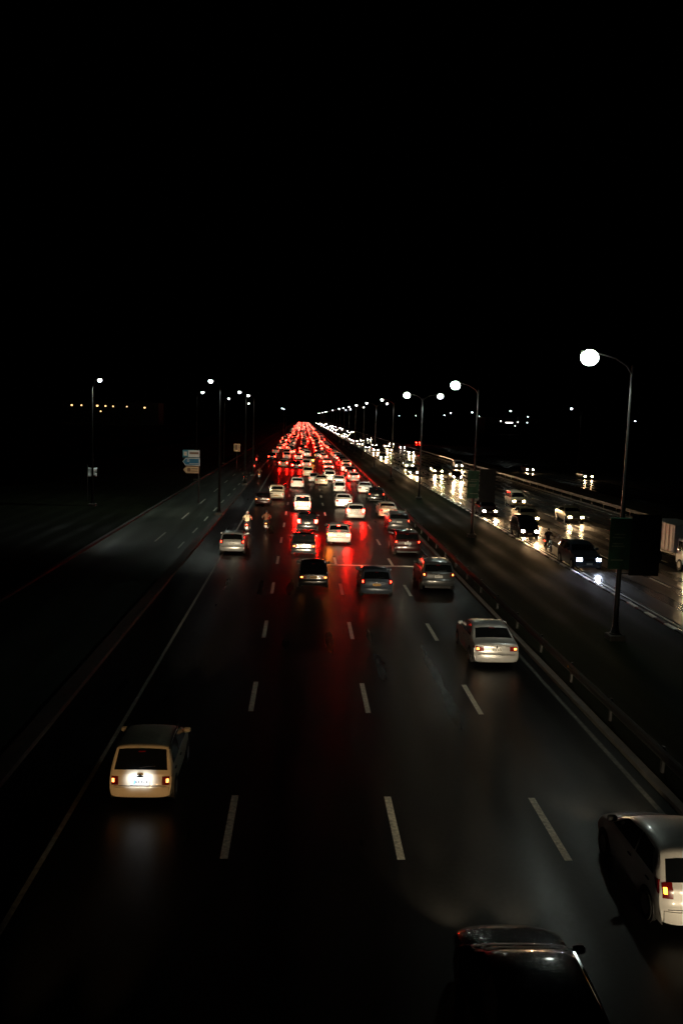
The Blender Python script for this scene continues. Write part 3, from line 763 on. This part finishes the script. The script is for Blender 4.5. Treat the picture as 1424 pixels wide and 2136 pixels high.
# ---- oncoming carriageway
GO = 'oncoming vehicles'
SPO = ('oncoming_beam', 10000, (1, .62, .3), 2, 34, 2.5)
SPX = ('xenon_beam', 3500, (.8, .87, 1), 2, 34, 2.5)
ONC = [
 ('sport_utility_vehicle', 18.85, 54.2, 'blue', 'dark blue-grey oncoming vehicle with glaring blue-white headlights by the median kerb', 'x'),
 ('hatchback', 18.95, 84.6, 'maroon', 'dark oncoming car with two white headlights, left of the dark van by the kerb', 'n'),
 ('minivan', 18.75, 68.6, 'black', 'tall dark oncoming van close to the median kerb', 'n'),
 ('sedan', 21.7, 79.2, 'gold', 'gold oncoming sedan right of the tall dark van', 'n'),
 ('minivan', 24.6, 95.2, 'cream', 'cream oncoming van behind the gold sedan', 'n'),
 ('sedan', 26.6, 81, 'gold', 'gold oncoming sedan alone in the middle lanes, right of the others', 'n'),
 ('minivan', 31.1, 168.4, 'white', 'white oncoming van near the far guard rail', 'n'),
 ('sedan', 24.2, 151, 'brown', 'brown oncoming sedan with long headlight reflections, left of the second lamp pole', 'n'),
 ('hatchback', 24.9, 135.8, 'maroon', 'maroon oncoming hatchback just right of the brown sedan', 'n'),
 ('hatchback', 29.7, 233, 'blue', 'oncoming car with bluish headlights in the far lane', 'n'),
 ('sedan', 21., 166.8, 'white', 'white oncoming car with bright headlights behind another near the kerb', 'n'),
 ('sedan', 19., 145.2, 'brown', 'brown oncoming sedan by the kerb right behind the third lamp pole', 'n'),
 ('hatchback', 21.1, 246.6, 'black', 'black oncoming car with two small headlights, farther back', 'n'),
 ('hatchback', 18.95, 199.7, 'blue', 'blue-grey oncoming car hugging the kerb, farther back', 'n'),
 ('hatchback', 25.4, 249.6, 'white', 'white oncoming car with two long reflections in the middle lane, farther back', 'n'),
]
OC = []
for tp, x, y, pa, lab, k in ONC:
    make_car(tp, x, y, pa, lab, GO, lod=2 if y < 110 else 1, face=-1, head=M_onc_blue if k == 'x' else M_onc, spot=SPX if k == 'x' else SPO); OC.append((x, y))
yy = 262; cnt = [0]*4
FO = MB(); FOB = MB()
while yy < 1300:
    for ln, x0 in enumerate((19.9, 24., 27.8, 31.4)):
        if rnd.random() < (.5 if ln < 2 else .22):
            x = x0+rnd.uniform(-.4, .4); y = yy+rnd.uniform(0, 16)
            if y < 520:
                cnt[ln] += 1
                tp = rnd.choice(['hatchback', 'sedan', 'minivan', 'sport_utility_vehicle']); pa = rnd.choice(['white', 'silver', 'black', 'grey', 'gold'])
                make_car(tp, x, y, pa, '%s %s with bright headlights, %s far-off vehicle of the %s oncoming lane' % (PN[pa], KIND[tp], ordinal(cnt[ln]), ('kerbside', 'second', 'third', 'outer')[ln]), GO, lod=0, face=-1, head=M_onc_far)
            else:
                FOB.bbox((x, y+2.2, .8), (1.65, 4., 1.2), .2)
                for s in (-1, 1): FO.bbox((x+s*.6, y, .68), (.3, .06, .17), .02)
    yy += 19
o = obj('distant_oncoming_traffic', FOB.mesh('distant_oncoming_traffic'), PAINT['grey']); tag(o, 'distant oncoming traffic seen as a line of white headlights', 'traffic', kind='stuff')
q = obj('headlights', FO.mesh('headlights'), M_onc_far, o); q['kind'] = 'stuff'
# two cars on the right-hand service road
for tp, x, y, pa, lab in (('hatchback', 44.2, 164, 'grey', 'car with two bluish headlights on the dark right-hand service road'), ('sedan', 50.0, 147, 'grey', 'car with two pinkish headlights farther right on the service road')):
    make_car(tp, x, y, pa, lab, 'vehicles on the right-hand service road', lod=1, face=-1, head=M_onc)
make_car('sedan', 44.5, 330, 'black', 'car showing a single red tail light beyond the right-hand carriageway', 'vehicles on the right-hand service road', tail='brake', lod=0)

# box truck cut by the right edge
def box_truck(x, yf):
    r = empty('box_truck', (x, yf, 0), math.pi); tag(r, 'white box truck cut off by the right edge on the oncoming carriageway', 'truck')
    mt = mat('truck_box_panel', (.62, .62, .58), .6, var=.12, scale=2)
    obj('cargo_box', MB().bbox((0, -3.6, 2.0), (2.0, 4.2, 1.9), .04).mesh('cargo_box'), mt, r)
    rib = MB().box((0, 0, 0), (.025, .05, 1.8)).mesh('panel_rib')
    for k in range(7):
        for s in (-1, 1): obj('panel_rib', rib, mt, r, (s*1.012, -5.4+.6*k, 2.))
    obj('chassis', MB().box((0, -2.8, .8), (.9, 5.8, .22)).box((0, -5.6, .6), (1.8, .08, .16)).mesh('chassis'), M_black, r)
    cab = [(-1.4, .5), (-1.4, 2.0), (-1.2, 2.12), (-.55, 2.08), (-.12, 1.3), (-.02, .95), (0, .45)]
    v = []; n = len(cab)
    for s in (-1, 1): v += [(s*(.86 if z < 1.4 else .78), a, z) for a, z in cab]
    obj('cab', MB().add(v, [tuple(range(n)), tuple(range(2*n-1, n-1, -1))] + [(i, (i+1) % n, n+(i+1) % n, n+i) for i in range(n)]).mesh('cab'), PAINT['white'], r)
    obj('windscreen', MB().box((0, -.33, 1.68), (1.4, .02, .72), 0, R(28)).mesh('windscreen'), M_glass, r)
    for s in (-1, 1):
        obj('side_window', MB().add([(s*.865, -1.2, 1.35), (s*.865, -.3, 1.35), (s*.80, -.62, 1.95), (s*.80, -1.2, 1.95)], [(0, 1, 2, 3)]).mesh('side_window'), M_glass, r)
        obj('headlight', MB().bbox((s*.6, .0, .82), (.3, .06, .18), .02).mesh('headlight'), M_onc, r)
        obj('side_mirror', MB().bbox((s*1.05, -.35, 1.5), (.14, .06, .3), .02).tube([(s*.82, -.4, 1.6), (s*1.05, -.37, 1.6)], .012, 5).mesh('side_mirror'), M_black, r)
        for a in (-.75, -4.3):
            t = obj('wheel', MB().lathe([(-.1, .24), (-.1, .36), (-.06, .39), (.06, .39), (.1, .36), (.1, .24)], 'X', 18).mesh('tyre', True), M_tyre, r, (s*.8, a, .39))
            obj('rim', MB().lathe([(-.104, .22), (-.07, .18), (.07, .18), (.104, .22)], 'X', 12).mesh('rim'), M_rim, t)
    return r
box_truck(26.2, 54.6)

# ---------------------------------------------------------------- motorcycles and riders
def moto_geo():
    D = {}
    D['wheel'] = MB().lathe([(-.04, .2), (-.045, .25), (0, .3), (.045, .25), (.04, .2)], 'X', 20).mesh('tyre', True)
    r = MB().lathe([(-.03, .2), (-.03, .185), (.03, .185), (.03, .2)], 'X', 16).lathe([(-.06, .04), (.06, .04)], 'X', 8)
    for k in range(6):
        t = math.pi*k/3; r.tube([(0, .03*math.cos(t), .03*math.sin(t)), (0, .19*math.cos(t), .19*math.sin(t))], .006, 4)
    D['rim'] = r.mesh('rim')
    D['tank'] = MB().tube([(0, -.08, .76), (0, .05, .8), (0, .22, .84), (0, .36, .82)], [.07, .12, .14, .06], 10).mesh('fuel_tank', True)
    D['seat'] = MB().bbox((0, -.38, .78), (.24, .66, .09), .03).mesh('seat', True)
    D['frame'] = MB().tube([(0, .5, .88), (0, .2, .68), (0, -.3, .62), (0, -.62, .72)], .022, 6).tube([(0, .42, .8), (0, .3, .4), (0, -.15, .36), (0, -.25, .62)], .022, 6).tube([(.09, -.15, .42), (.09, -.6, .3)], .02, 6).tube([(-.09, -.15, .42), (-.09, -.6, .3)], .02, 6).mesh('frame', True)
    D['engine'] = MB().bbox((0, .08, .42), (.26, .36, .26), .04).bbox((0, .2, .6), (.16, .16, .2), .02).mesh('engine')
    D['exhaust'] = MB().tube([(.12, .2, .4), (.14, .0, .28), (.15, -.45, .32), (.15, -.85, .38)], [.02, .02, .04, .04], 8).mesh('exhaust', True)
    D['fork'] = MB().tube([(.09, .66, .3), (.08, .48, .95)], .018, 6).tube([(-.09, .66, .3), (-.08, .48, .95)], .018, 6).mesh('fork', True)
    D['bar'] = MB().tube([(-.36, .3, 1.02), (-.2, .42, 1.02), (0, .46, .98), (.2, .42, 1.02), (.36, .3, 1.02)], .013, 6).mesh('handlebar', True)
    D['mudguard'] = MB().bbox((0, -.78, .64), (.13, .3, .02), .008, R(-28)).mesh('mudguard')
    D['plate'] = MB().bbox((0, -.93, .5), (.18, .012, .2), .004).mesh('number_plate')
    D['tail'] = MB().bbox((0, -.86, .72), (.14, .06, .08), .015).mesh('tail_light')
    D['head'] = MB().lathe([(.5, .03), (.54, .08), (.6, .09), (.62, .07)], 'Y', 12, (0, 0, .86)).mesh('headlight', True)
    D['mirror'] = MB().tube([(.25, .4, 1.02), (.3, .42, 1.2)], .006, 5).bbox((.33, .42, 1.22), (.12, .015, .08), .005).tube([(-.25, .4, 1.02), (-.3, .42, 1.2)], .006, 5).bbox((-.33, .42, 1.22), (.12, .015, .08), .005).mesh('mirrors')
    D['peg'] = MB().tube([(-.26, .02, .32), (.26, .02, .32)], .014, 6).mesh('foot_peg')
    return D
MG = moto_geo()
def motorcycle(x, y, label, tail='tail', face=1, paint='black', head=False):
    r = empty('motorcycle', (x, y+.95, 0), 0 if face > 0 else math.pi); tag(r, label, 'motorcycle', 'motorcycles')
    for a in (-.62, .66):
        t = obj('wheel', MG['wheel'], M_tyre, r, (0, a, .3)); obj('rim', MG['rim'], M_chrome, t)
    for k, nm, m in (('tank', 'fuel_tank', PAINT[paint]), ('seat', 'seat', M_black), ('frame', 'frame', M_black), ('engine', 'engine', M_steel), ('exhaust', 'exhaust', M_chrome),
                     ('fork', 'fork', M_chrome), ('bar', 'handlebar', M_chrome), ('mudguard', 'mudguard', M_chrome), ('plate', 'number_plate', PLATE['white']), ('tail', 'tail_light', TAIL[tail]),
                     ('head', 'headlight', M_onc if face < 0 and head else M_hoff), ('mirror', 'mirrors', M_black), ('peg', 'foot_peg', M_steel)):
        obj(nm, MG[k], m, r)
    return r
def skin(name, verts, edges, rads, root=0, sub=1):
    me = bpy.data.meshes.new(name); me.from_pydata(verts, edges, []); o = bpy.data.objects.new(name, me); COL.objects.link(o)
    o.modifiers.new('s', 'SKIN'); sv = me.skin_vertices[0].data
    for i, r in enumerate(rads):
        sv[i].radius = r if isinstance(r, tuple) else (r, r); sv[i].use_root = (i == root)
    o.modifiers.new('d', 'SUBSURF').levels = sub
    dg = bpy.context.evaluated_depsgraph_get(); out = bpy.data.meshes.new_from_object(o.evaluated_get(dg)); out.name = name; out.shade_smooth()
    bpy.data.objects.remove(o); return out
def rider_geo():
    J = {'pel': (0, -.3, .9), 'wai': (0, -.26, 1.05), 'che': (0, -.18, 1.3), 'nk0': (0, -.12, 1.45), 'nk': (0, -.1, 1.52), 'hd': (0, -.07, 1.62), 'top': (0, -.07, 1.73)}
    for s, k in ((-1, 'l'), (1, 'r')):
        J.update({'sh'+k: (s*.19, -.15, 1.4), 'el'+k: (s*.34, -.02, 1.17), 'wr'+k: (s*.35, .22, 1.06), 'hip'+k: (s*.1, -.28, .87), 'kn'+k: (s*.2, .12, .76), 'an'+k: (s*.2, -.02, .37), 'to'+k: (s*.2, .16, .33)})
    def build(name, keys, ed, rad):
        ix = {k: i for i, k in enumerate(keys)}
        return skin(name, [J[k] for k in keys], [(ix[a], ix[b]) for a, b in ed], rad)
    keys = list(J); rad = {'pel': (.15, .12), 'wai': (.14, .11), 'che': (.17, .12), 'nk0': .07, 'nk': .055, 'hd': (.08, .1), 'top': (.06, .07)}
    for k in 'lr': rad.update({'sh'+k: .065, 'el'+k: .045, 'wr'+k: .032, 'hip'+k: .09, 'kn'+k: .06, 'an'+k: .04, 'to'+k: .035})
    ed = [('pel', 'wai'), ('wai', 'che'), ('che', 'nk0'), ('nk0', 'nk'), ('nk', 'hd'), ('hd', 'top')]
    for k in 'lr': ed += [('che', 'sh'+k), ('sh'+k, 'el'+k), ('el'+k, 'wr'+k), ('pel', 'hip'+k), ('hip'+k, 'kn'+k), ('kn'+k, 'an'+k), ('an'+k, 'to'+k)]
    # hands with separate fingers closed round the grips
    hv = []; body = build('person', keys, ed, [rad[k] for k in keys])
    bm = bmesh.new(); bm.from_mesh(body)
    for s in (-1, 1):
        w_ = Vector((s*.35, .22, 1.06)); g = Vector((s*.33, .3, 1.02))
        chains = [([w_, w_+Vector((0, .05, -.005))], [.034, .038])]
        for i in range(4):
            o_ = Vector((s*(.03-.02*i), .0, 0)); k = (.9, 1., .97, .8)[i]
            chains.append(([w_+Vector((0, .05, 0))+o_, g+o_+Vector((0, .03*k, .025)), g+o_+Vector((0, .035*k, -.012)), g+o_+Vector((0, .005, -.024*k))], [.011, .0095, .009, .008]))
        chains.append(([w_+Vector((-s*.03, .03, -.01)), g+Vector((-s*.045, .0, -.015)), g+Vector((-s*.035, .02, -.026))], [.012, .011, .009]))
        for pts, rr in chains:
            t = MB().tube(pts, rr, 6).mesh('h', True); bm.from_mesh(t)
    bm.to_mesh(body); bm.free()
    up_ = ['pel', 'wai', 'che', 'nk0', 'shl', 'ell', 'shr', 'elr']
    J['ell'] = (-.325, -.04, 1.19); J['elr'] = (.325, -.04, 1.19)
    shirt = build('shirt', up_, [('pel', 'wai'), ('wai', 'che'), ('che', 'nk0'), ('che', 'shl'), ('shl', 'ell'), ('che', 'shr'), ('shr', 'elr')], [(.2, .16), (.18, .145), (.2, .15), .085, .09, .07, .09, .07])
    J['anl'] = (-.2, 0, .42); J['anr'] = (.2, 0, .42)
    tr = build('trousers', ['pel', 'hipl', 'knl', 'anl', 'hipr', 'knr', 'anr'], [('pel', 'hipl'), ('hipl', 'knl'), ('knl', 'anl'), ('pel', 'hipr'), ('hipr', 'knr'), ('knr', 'anr')], [(.17, .14), .11, .08, .065, .11, .08, .065])
    hair = MB(); v = []; f = []; n = 12
    for i in range(7):
        t = R(8)+R(100)*i/6
        for k in range(n):
            a = 2*math.pi*k/n; v.append((.112*math.sin(t)*math.cos(a), -.08+.125*math.sin(t)*math.sin(a), 1.63+.135*math.cos(t)))
    for i in range(6):
        for k in range(n): f.append((i*n+k, i*n+(k+1) % n, (i+1)*n+(k+1) % n, (i+1)*n+k))
    f.append(tuple(range(n)))
    cap = hair.add(v, f).mesh('cap', True)
    face = MB().tube([(0, .03, 1.64), (0, .062, 1.61), (0, .03, 1.6)], [.012, .018, .012], 6)
    for s in (-1, 1): face.lathe([(-.01, .02), (.01, .028)], 'X', 8, (s*.09, -.06, 1.62)); 
    eyes = MB()
    for s in (-1, 1): eyes.lathe([(0, .013), (.006, .009)], 'Y', 8, (s*.035, .04, 1.645))
    eyes.box((0, .036, 1.57), (.045, .008, .008))
    return dict(body=body, shirt=shirt, trousers=tr, cap=cap, face=face.mesh('nose_and_ears', True), eyes=eyes.mesh('eyes_and_mouth'))
RG = rider_geo()
M_skin = mat('skin', (.28, .16, .1), .55, var=.08)
def rider(x, y, label, shirt, trousers, cap, face=1):
    r = empty('person', (x, y+.95, 0), 0 if face > 0 else math.pi); tag(r, label, 'person', 'motorcycle riders')
    obj('body', RG['body'], M_skin, r)
    obj('shirt', RG['shirt'], shirt, r); obj('trousers', RG['trousers'], trousers, r); obj('cap', RG['cap'], cap, r)
    obj('nose_and_ears', RG['face'], M_skin, r); obj('eyes_and_mouth', RG['eyes'], M_ink, r)
M_cream = mat('cream_cloth', (.7, .6, .42), .9, var=.1, bump=.2, bscale=30)
M_rust = mat('brown_cloth', (.2, .09, .05), .9, var=.1, bump=.2, bscale=30)
M_dk = mat('dark_cloth', (.025, .025, .03), .9, var=.2)
M_capw = mat('white_helmet', (.75, .72, .66), .35, coat=.4)
BIKES = [(-4.35, 68.2, 'tail', 1, 'left of the two motorcycles ahead of the silver hatchback', 'rider in a cream shirt and white helmet on the left motorcycle', M_cream, M_dk, M_capw),
         (-2.85, 69.3, 'amber', 1, 'right of the two motorcycles ahead of the silver hatchback, its tail and plate catching light', 'rider in a brown shirt on the right motorcycle, almost hidden in the dark', M_rust, M_dk, M_dk),
         (-8.2, 122., 'tail', 1, 'motorcycle with a red tail light on the lit service road', 'dark-clothed rider on the service road motorcycle', M_dk, M_dk, M_dk),
         (-6.4, 127.5, 'amber', 1, 'motorcycle on the shoulder right of the divider strip', 'rider in brown on the shoulder beside the divider strip', M_rust, M_dk, M_dk),
         (-8.4, 150., 'tail', 1, 'nearer of the two distant motorcycles up the service road', 'dark-clothed rider on the nearer distant service road motorcycle', M_dk, M_dk, M_dk),
         (-9.2, 172., 'brake', 1, 'farther of the two distant motorcycles up the service road', 'dark-clothed rider on the farthest service road motorcycle', M_dk, M_dk, M_dk),
         (18.5, 61.5, 'tail', -1, 'oncoming motorcycle beside the median kerb in front of the tall dark van', 'dark-clothed rider coming towards the camera beside the median kerb', M_dk, M_dk, M_dk)]
for x, y, tl, fc, lab, rl, sh, tr, cp in BIKES:
    motorcycle(x, y, lab, tl, fc); rider(x, y, rl, sh, tr, cp, fc)

# ---------------------------------------------------------------- signs at the left
def arrow_board(z, h, wd, pointed):
    x0, x1 = -wd/2, wd/2; t = .05
    pl = [(x1, z-h/2), (x1, z+h/2), (x0+h*.4, z+h/2), (x0, z), (x0+h*.4, z-h/2)] if pointed else [(x1, z-h/2), (x1, z+h/2), (x0, z+h/2), (x0, z-h/2)]
    def pr(pl, y0, y1):
        n = len(pl); v = [(a, y0, b) for a, b in pl] + [(a, y1, b) for a, b in pl]
        return MB().add(v, [tuple(range(n)), tuple(range(2*n-1, n-1, -1))] + [(i, (i+1) % n, n+(i+1) % n, n+i) for i in range(n)])
    c = (sum(a for a, b in pl)/len(pl), z)
    inner = [((a-c[0])*.93+c[0], (b-z)*.82+z) for a, b in pl]
    return pr(pl, 0, t), pr(inner, -.012, -.002)
sg = empty('direction_sign', (-11.75, 91, 0)); tag(sg, 'three stacked direction boards, white, blue and cream, on a post by the service road', 'road sign')
obj('post', MB().tube([(.8, .12, 0), (.8, .12, 5.75)], .07, 8).mesh('post', True), M_pole, sg)
M_sw = mat('sign_white', (.7, .66, .6), .5, var=.06); M_sb = mat('sign_blue', (.01, .14, .26), .5, var=.1); M_sc = mat('sign_cream', (.7, .48, .25), .5, var=.06)
M_sbr = mat('sign_brown_print', (.2, .09, .05), .5); M_sgn = mat('sign_teal', (.03, .16, .2), .5)
for z, h, wd, pt, m_out, m_in, prints in (
        (5.25, .8, 1.8, False, M_sgn, M_sgn, [((.28, 5.25), (1.2, .72), M_sw), ((.3, 5.32), (.95, .22), M_sbr), ((-.62, 5.25), (.34, .42), M_sw), ((-.62, 5.25), (.2, .26), M_sc)]),
        (4.4, .8, 1.8, True, M_sw, M_sb, [((-.3, 4.52), (.22, .24), M_sw), ((-.3, 4.52), (.12, .14), M_sb), ((.3, 4.2), (1.0, .05), M_sw)]),
        (3.55, .78, 1.7, True, M_sbr, M_sc, [((-.22, 3.55), (.34, .4), M_sbr), ((.38, 3.66), (.66, .1), M_sbr), ((.36, 3.42), (.7, .1), M_sbr)])):
    a, b = arrow_board(z, h, wd, pt)
    bo = obj('board', a.mesh('board'), m_out, sg); obj('board_face', b.mesh('board_face'), m_in, bo)
    for k, (c, d, m) in enumerate(prints):
        obj('print', MB().box((c[0], -.016-.004*k, c[1]), (d[0], .006, d[1])).mesh('print'), m, bo)
s2 = empty('notice_board', (-9.9+.0, 150, 0)); tag(s2, 'small cream notice board with dark print at the left of the service road', 'sign')
s2.location = (-11.6, 152, 0)
obj('post', MB().tube([(0, .08, 0), (0, .08, 4.3)], .05, 8).mesh('post', True), M_pole, s2)
obj('board', MB().bbox((0, 0, 3.7), (1.1, .05, 1.35), .015).mesh('board'), M_sc, s2)
for c, d in (((-.15, -.03, 3.75), (.5, .006, .9)), ((.3, -.03, 3.9), (.12, .006, .7)), ((.3, -.03, 3.25), (.2, .006, .12))): obj('print', MB().box(c, d).mesh('print'), M_sbr, s2)
# torn sheet under the lone lamp
ts_ = empty('torn_sheet', (-21.6, 89, -.35)); tag(ts_, 'torn white sheet on a pole far left, lit by the lone lamp', 'banner')
v = []; f = []
for i in range(9):
    for j in range(7):
        a, b = i/8, j/6
        xx = -.45+.95*a; zz = 3.1+.85*b + .28*(a-.45)**2*(1 if b > .5 else -1)*(2 if a > .5 else .8)*abs(b-.5)*2 - (.2*a*(1-b) if a < .6 else 0)
        if a > .6: zz = 3.5+(zz-3.5)*(1-.8*math.sin((a-.6)*4)*(1 if .2 < b < .8 else .2))
        v.append((xx, .12*math.sin(a*5+b*2), zz))
for i in range(8):
    for j in range(6):
        if i > 5 and 1 < j < 4: continue
        f.append((i*7+j, (i+1)*7+j, (i+1)*7+j+1, i*7+j+1))
sh = obj('sheet', mesh('sheet', v, f), mat('white_sheet', (.72, .78, .76), .8, var=.12, scale=3), ts_)
so = sh.modifiers.new('thick', 'SOLIDIFY'); so.thickness = .01
obj('pole', MB().tube([(-.48, .03, 0), (-.48, .03, 4.3)], .04, 8).mesh('pole', True), M_pole, ts_)

# ---------------------------------------------------------------- distant buildings with lit windows
M_wall = mat('dark_render', (.03, .028, .025), .9, var=.2, scale=.2)
def building(x, y, wd, dp, h, label, wins, m_win, lit):
    r = empty('building', (x, y, 0)); tag(r, label, 'building')
    obj('wall', MB().box((0, dp/2, h/2), (wd, dp, h)).mesh('wall'), M_wall, r)
    obj('roof', MB().box((0, dp/2, h+.2), (wd+.6, dp+.6, .4)).box((wd*.3, dp/2, h+1.2), (wd*.12, dp*.3, 2)).mesh('roof'), M_wall, r)
    for (wx, wz, ww, wh) in wins:
        f_ = obj('window', MB().box((wx, -.05, wz), (ww+.3, .1, wh+.3)).mesh('window'), M_black, r)
        obj('pane', MB().box((wx, -.12, wz), (ww, .04, wh)).mesh('pane'), m_win, f_)
    return r
M_wo = glow('window_glow_orange', (.5, .4, .3), (1, .55, .24), 3.2, sample=False)
M_wh = glow('window_glow_white', (.6, .6, .6), (1, .96, .86), 4., sample=False)
D_ = 640.
building(-142, D_, 70, 25, 16, 'long low building far left with a row of orange lit windows',
         [(-28, 12.9, 1.3, 1.0), (-21, 13.0, 1., .9), (-9.5, 13.0, 1.5, 1.1), (-3.5, 13., 1.2, .9), (2, 12.9, 1., .9), (12, 13., .9, .8), (25, 12.6, 1.3, 1.), (-7, 9.0, 1., .8)], M_wo, None)
building(172, 700, 46, 25, 13, 'distant building at right with a lit white strip below the lamps',
         [(-3, 9.5, 6, .9), (-10, 10.5, 1., .9), (4, 10.2, 1.2, .9), (12, 10., .9, .8), (2.0, 7., .8, .8)], M_wh, None)
